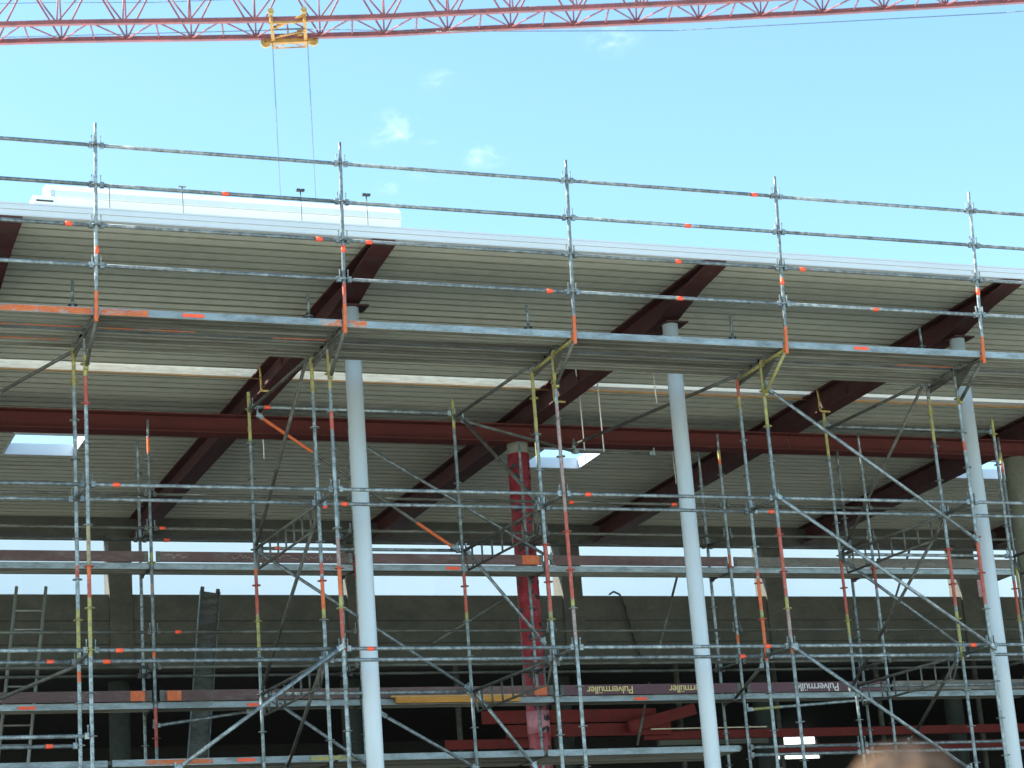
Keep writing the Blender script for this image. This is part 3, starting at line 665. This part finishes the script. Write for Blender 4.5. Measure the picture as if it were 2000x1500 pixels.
# ------------------------------------------------------------------ tower crane jib
cr = thing('tower_crane_jib', 'red lattice crane jib crossing the sky along the top of the picture', 'crane')
P0 = Vector((7.142, 40.361, 0)); JD = Vector((.954, -.300, 0)).normalized(); JN = Vector((.300, .954, 0)).normalized(); ST = 2.05417
ZS = [25.0, 24.946, 24.884, 24.831, 24.795, 24.77, 24.807, 24.828, 24.824, 24.839, 24.854, 24.892, 24.917, 24.962, 25.0]
GAP, HT = 1.25, 1.75
def zs(s):
    k = max(0, min(13.999, s/ST)); i = int(k); z = ZS[i]*(1-(k-i)) + ZS[i+1]*(k-i)
    if s < 0: z += .02*(-s/ST)
    if s > 14*ST: z += .05*(s/ST-14)
    return z
def far(s): return P0 + JD*s + Vector((0, 0, zs(s)))
def near(s): return P0 + JD*s - JN*GAP + Vector((0, 0, zs(s)))
def top(s): return P0 + JD*s - JN*GAP/2 + Vector((0, 0, zs(s)+HT))
def rect_bar(b, p0, p1, w, mt):
    u = (p1-p0).normalized(); b.box((p0+p1)/2, ((p1-p0).length, w, w), mt, u.to_track_quat('X', 'Z').to_matrix())
K0, K1 = -3, 20
for fn, w in ((far, .15), (near, .145), (top, .14)):
    b = MB()
    for k in range(K0, K1): rect_bar(b, fn(k*ST), fn((k+1)*ST), w, 'crane')
    obj('chord', b, cr)
for k in range(K0, K1):
    s = k*ST
    for a_, c_ in ((far(s), near(s+ST/2)), (far(s+ST), near(s+ST/2)), (near(s+ST/2), far(s+ST/2))):
        b = MB(); b.tube(a_, c_, .028, 'crane', 6); obj('bottom_lacing', b, cr)
    for fn in (far, near):
        b = MB(); b.tube(fn(s), top(s), .026, 'crane', 6); obj('web_post', b, cr)
        for a_, c_ in ((fn(s), top(s+ST/2)), (fn(s+ST), top(s+ST/2))):
            b = MB(); b.tube(a_, c_, .031, 'crane', 6); obj('web_diagonal', b, cr)
# ropes running along and below the jib
b = MB(); pts = [P0+JD*s-JN*.6+Vector((0, 0, z)) for s, z in ((-6, 24.95), (8, 24.75), (11.9, 24.50), (19.6, 24.20), (30.5, 24.37), (40, 24.9))]; b.path(pts, .014, 'rope', 5); obj('trolley_rope', b, cr)
for dz, dn in ((.5, .35), (.95, .75), (1.2, .6)):
    b = MB(); pts = [P0+JD*s-JN*dn+Vector((0, 0, zs(s)+dz-.05*math.sin(s*.7))) for s in range(-6, 40, 3)]; b.path(pts, .011, 'rope', 5); obj('hoist_rope', b, cr)
# trolley
tr = thing('crane_trolley', 'yellow crane trolley with wheels hanging under the red jib', 'crane trolley')
SA, SB = 6.70, 7.74; zt0 = zs(7.2)
def tp(s, n, z): return P0 + JD*s - JN*n + Vector((0, 0, zt0+z))
for s in (SA, SB):
    b = MB(); rect_bar(b, tp(s, GAP+.42, .10), tp(s, -.42, -.16), .11, 'crane_y'); obj('cross_member', b, tr)
    b = MB()
    for n in (GAP+.16, -.16): rect_bar(b, tp(s, n, -.16), tp(s, n, .24), .09, 'crane_y'); 
    obj('hanger', b, tr)
b = MB(); rect_bar(b, tp(SA-.25, -.05, -.13), tp(SB+.25, -.05, -.13), .16, 'crane_y'); obj('side_frame', b, tr)
b = MB(); rect_bar(b, tp(SA-.1, GAP+.05, -.13), tp(SB+.1, GAP+.05, -.13), .06, 'crane_y'); obj('side_frame', b, tr)
b = MB(); b.tube(tp(SA, GAP*.55, -.05), tp(SB, GAP+.25, .02), .045, 'crane_y', 8); obj('diagonal_strut', b, tr)
b = MB(); b.tube(tp(SA, .7, -.08), tp(SB, .7, -.08), .03, 'rope', 8); obj('axle', b, tr)
b = MB(); b.tube(tp(SA, .15, -.10), tp(SB, .55, -.08), .035, 'crane_y', 8); obj('diagonal_strut', b, tr)
b = MB(); b.tube(tp(SA, -.40, -.20), tp(SB, -.40, -.20), .028, 'crane_y', 8)
b.tube(tp(SA, -.40, -.20), tp((SA+SB)/2, -.1, -.16), .018, 'crane_y', 6); b.tube(tp(SB, -.40, -.20), tp((SA+SB)/2, -.1, -.16), .018, 'crane_y', 6); obj('service_cradle', b, tr)
b = MB(); b.box(tp(SB-.18, .12, .06), (.17, .17, .20), 'crane_y', JD.to_track_quat('X', 'Z').to_matrix()); obj('drive_box', b, tr)
for s in (SA-.24, SB+.24):
    b = MB(); b.tube(tp(s, -.16, -.14), tp(s, -.06, -.14), .165, 'wheel', 20); b.tube(tp(s, -.055, -.14), tp(s, .0, -.14), .07, 'crane_y', 12); b.tube(tp(s, .0, -.14), tp(s, .03, -.14), .03, 'black', 8); obj('sheave', b, tr)
for s in (SA, SB):
    b = MB(); b.tube(tp(s, GAP+.30, .12), tp(s, GAP+.42, .12), .10, 'wheel', 14); obj('guide_roller', b, tr)
for s, s2 in ((SA-.02, SA+.10), (SB+.06, SB+.06)):
    b = MB(); q = tp(s, .10, -.2); e = Vector((P0+JD*s2)-JN*.1); e.z = -3.5; b.tube(q, e, .011, 'rope', 5); obj('hoist_rope', b, tr)

# ------------------------------------------------------------------ buildings behind
fh = thing('rear_hall', 'plain white hall whose wall shows through the strip windows', 'building')
b = MB(); b.span(-40, 90, 36.3, 70, GZ, 9.2, 'hall'); obj('hall_body', b, fh)
k = 0
x = -40.0
pmesh = MB(); pmesh.span(0, 3.0, 0, .28, GZ, 9.3, 'hall'); pmesh = pmesh.mesh('wall_panel')
while x < 89: obj('wall_panel', pmesh, fh, (x, 36.0+random.uniform(0, .01), 0)); x += 3.0
for x, lab in ((22.5, 'added white board catching sun behind the left low rear window'), (25.5, 'added white board catching sun behind the right low rear window')):
    hd = thing('added_board', lab, 'added_board', 'added white boards behind the building')  # boards added to catch sun and brighten the low rear windows
    for q in range(5):
        b = MB(); b.span(x, x+.06, 29.2+q*1.25, 29.2+q*1.25+1.235, GZ+.05, 2.4, 'hall'); obj('board', b, hd)
        b = MB(); b.span(x+.062, x+.14, 29.2+q*1.25+.55, 29.2+q*1.25+.65, GZ+.05, 2.35, 'galv_dirty_shaded'); obj('post', b, hd)
bh = thing('brick_chimney', 'pinkish brick chimney seen through the strip window beside the rightmost pale column', 'chimney')
b = MB(); b.span(31.36, 32.1, 30, 30.7, GZ, 5.55, 'brick')
for zz in range(44): b.span(31.355, 32.105, 29.995, 30.705, 2.6+zz*.0665, 2.6+zz*.0665+.008, 'conc')
obj('shaft', b, bh); b = MB(); b.span(31.3, 32.16, 29.94, 30.76, 5.552, 5.65, 'conc'); obj('cap', b, bh)
b = MB(); b.path([(13.35, 15.57, 1.81), (13.45, 15.56, 1.87), (13.58, 15.56, 1.81), (13.68, 15.57, 1.55), (13.72, 15.57, 1.25), (13.80, 15.57, .95), (13.92, 15.57, .55)], .02, 'black', 6)
tag(obj('hanging_cable', b), 'black cable looped over the edge of the dark rear wall', 'cable')

# ------------------------------------------------------------------ the person in front of the camera
M['hair'] = mat('light_brown_hair', (.035, .018, .008), .85, 0, .4, 30, (.15, .082, .036), 16, (.46, .62), stretch=(1, 1, .25))
M['skin'] = mat('skin', (.52, .30, .21), .55, 0, .06, 8)
M['jacket'] = mat('dark_blue_jacket', (.035, .05, .09), .8, 0, .15, 10)
M['trouser'] = mat('grey_trousers', (.07, .07, .075), .85, 0, .15, 10)
M['shoe'] = mat('black_shoes', (.02, .02, .02), .5, 0, .1, 10)
PX, PY = -3.672, -22.862; HZ = -6.488; HH = HZ - GZ
def skin_mesh(name, verts, edges, mt, parent, root=0, levels=2):
    me = bpy.data.meshes.new(name); me.from_pydata([v[:3] for v in verts], edges, [])
    o = bpy.data.objects.new(name, me); C.objects.link(o); me.materials.append(M[mt])
    sk = o.modifiers.new('skin', 'SKIN'); sk.use_smooth_shade = True
    for i, v in enumerate(verts):
        d = me.skin_vertices[0].data[i]; d.radius = (v[3], v[4] if len(v) > 4 else v[3]); d.use_root = (i == root)
    ss = o.modifiers.new('sub', 'SUBSURF'); ss.levels = levels; ss.render_levels = levels
    bpy.context.view_layer.update()
    dg = bpy.context.evaluated_depsgraph_get(); me2 = bpy.data.meshes.new_from_object(o.evaluated_get(dg)); me2.name = name
    bpy.data.objects.remove(o); me2.polygons.foreach_set('use_smooth', [True]*len(me2.polygons))
    n = bpy.data.objects.new(name, me2); C.objects.link(n); n.parent = parent
    return n
k = HH/1.87
pe = thing('person', 'person close to the camera, only the blurred top of light brown hair in view', 'person')
pe.location = (PX, PY, GZ); pe.rotation_euler = (0, 0, R(-14)); pe.scale = (k, k, k)
V = [(0, 0, .96, .15, .11), (0, .0, 1.14, .135, .10), (0, -.01, 1.34, .165, .11), (0, -.01, 1.47, .12, .085), (0, 0, 1.565, .056, .058), (0, .015, 1.65, .066, .074), (0, .02, 1.74, .080, .096), (0, .01, 1.805, .062, .078)]
E_ = [(i, i+1) for i in range(7)]
def chain(pts, start):
    for q, p in enumerate(pts):
        V.append(p); E_.append((start if q == 0 else len(V)-2, len(V)-1))
    return len(V)-1
for sx in (-1, 1):
    chain([(sx*.10, 0, .88, .095), (sx*.11, .015, .50, .062), (sx*.115, -.01, .30, .056), (sx*.115, -.02, .09, .040), (sx*.12, .05, .045, .042, .035), (sx*.125, .17, .032, .038, .026)], 0)
    h = chain([(sx*.19, -.01, 1.44, .065), (sx*.245, -.01, 1.17, .046), (sx*.25, .05, .93, .034), (sx*.25, .075, .86, .034, .020)], 3)
    for f, (dx, ln) in enumerate(((-.027, .075), (-.009, .088), (.009, .082), (.026, .066))):
        chain([(sx*(.25+dx*.3), .082+dx, .82, .0095), (sx*.247, .088+dx, .82-ln*.5, .0085), (sx*.235, .086+dx, .82-ln, .0075)], h)
    chain([(sx*.235, .11, .845, .011), (sx*.225, .125, .80, .009)], h)
nose = chain([(0, .105, 1.715, .016), (0, .128, 1.695, .012)], 6)
for sx in (-1, 1): chain([(sx*.083, .01, 1.70, .014, .022), (sx*.092, .0, 1.715, .010, .020)], 6)
body = skin_mesh('body', V, E_, 'skin', pe)
# clothes follow the same skeleton a little larger
CV = [(0, 0, .93, .165, .125), (0, 0, 1.14, .150, .115), (0, -.01, 1.34, .18, .125), (0, -.01, 1.475, .125, .095), (0, 0, 1.53, .068, .07)]
CE = [(0, 1), (1, 2), (2, 3), (3, 4)]
for sx in (-1, 1):
    b0 = len(CV); CV += [(sx*.195, -.01, 1.445, .078), (sx*.247, -.01, 1.17, .060), (sx*.25, .05, .95, .047)]; CE += [(3, b0), (b0, b0+1), (b0+1, b0+2)]
skin_mesh('jacket', CV, CE, 'jacket', pe)
TV = [(0, 0, .97, .155, .12), (0, 0, .93, .158, .12)]; TE = [(0, 1)]
for sx in (-1, 1):
    b0 = len(TV); TV += [(sx*.10, 0, .86, .105), (sx*.11, .015, .50, .076), (sx*.115, -.01, .30, .070), (sx*.115, -.02, .08, .062)]; TE += [(1, b0), (b0, b0+1), (b0+1, b0+2), (b0+2, b0+3)]
skin_mesh('trousers', TV, TE, 'trouser', pe)
for sx in (-1, 1):
    skin_mesh('shoe', [(sx*.115, -.05, .05, .05, .045), (sx*.12, .05, .045, .055, .04), (sx*.128, .18, .034, .046, .03)], [(0, 1), (1, 2)], 'shoe', pe)
# hair: a full cap of short tufts
hb = MB(); mi = hb.m('hair'); rr = random.Random(11); n1, n2 = 44, 20
hc = Vector((0, .012, 1.752))
def hair_pt(u, v, ex=0):
    th = 2*math.pi*u; ph = math.pi*.60*v
    wob = 1 + .035*math.sin(9*th+5*ph) + .03*math.sin(17*th-3*ph) + ex
    front = .5+.5*math.sin(th); z = math.cos(ph)
    if v > .8: z = max(z, -.1-.35*(1-front))
    return hc + Vector((.086*wob*math.sin(ph)*math.cos(th), .112*wob*math.sin(ph)*math.sin(th), .118*wob*z))
for j in range(n2+1):
    for i in range(n1): hb.v.append(hair_pt(i/n1, j/n2, rr.uniform(-.02, .02)))
for j in range(n2):
    for i in range(n1): hb.face([j*n1+i, j*n1+(i+1) % n1, (j+1)*n1+(i+1) % n1, (j+1)*n1+i], mi, True)
for q in range(700):                                    # loose strands
    u, v = rr.random(), rr.random()**.6; a = hair_pt(u, v, -.01); b2 = hair_pt(u+rr.uniform(-.03, .05), min(1, v+.10), rr.uniform(.02, .12))
    base = len(hb.v); w = (b2-a).cross(Vector((0, 0, 1))).normalized()*.0022
    hb.v += [a-w, a+w, b2]; hb.face([base, base+1, base+2], mi)
obj('hair', hb, pe)
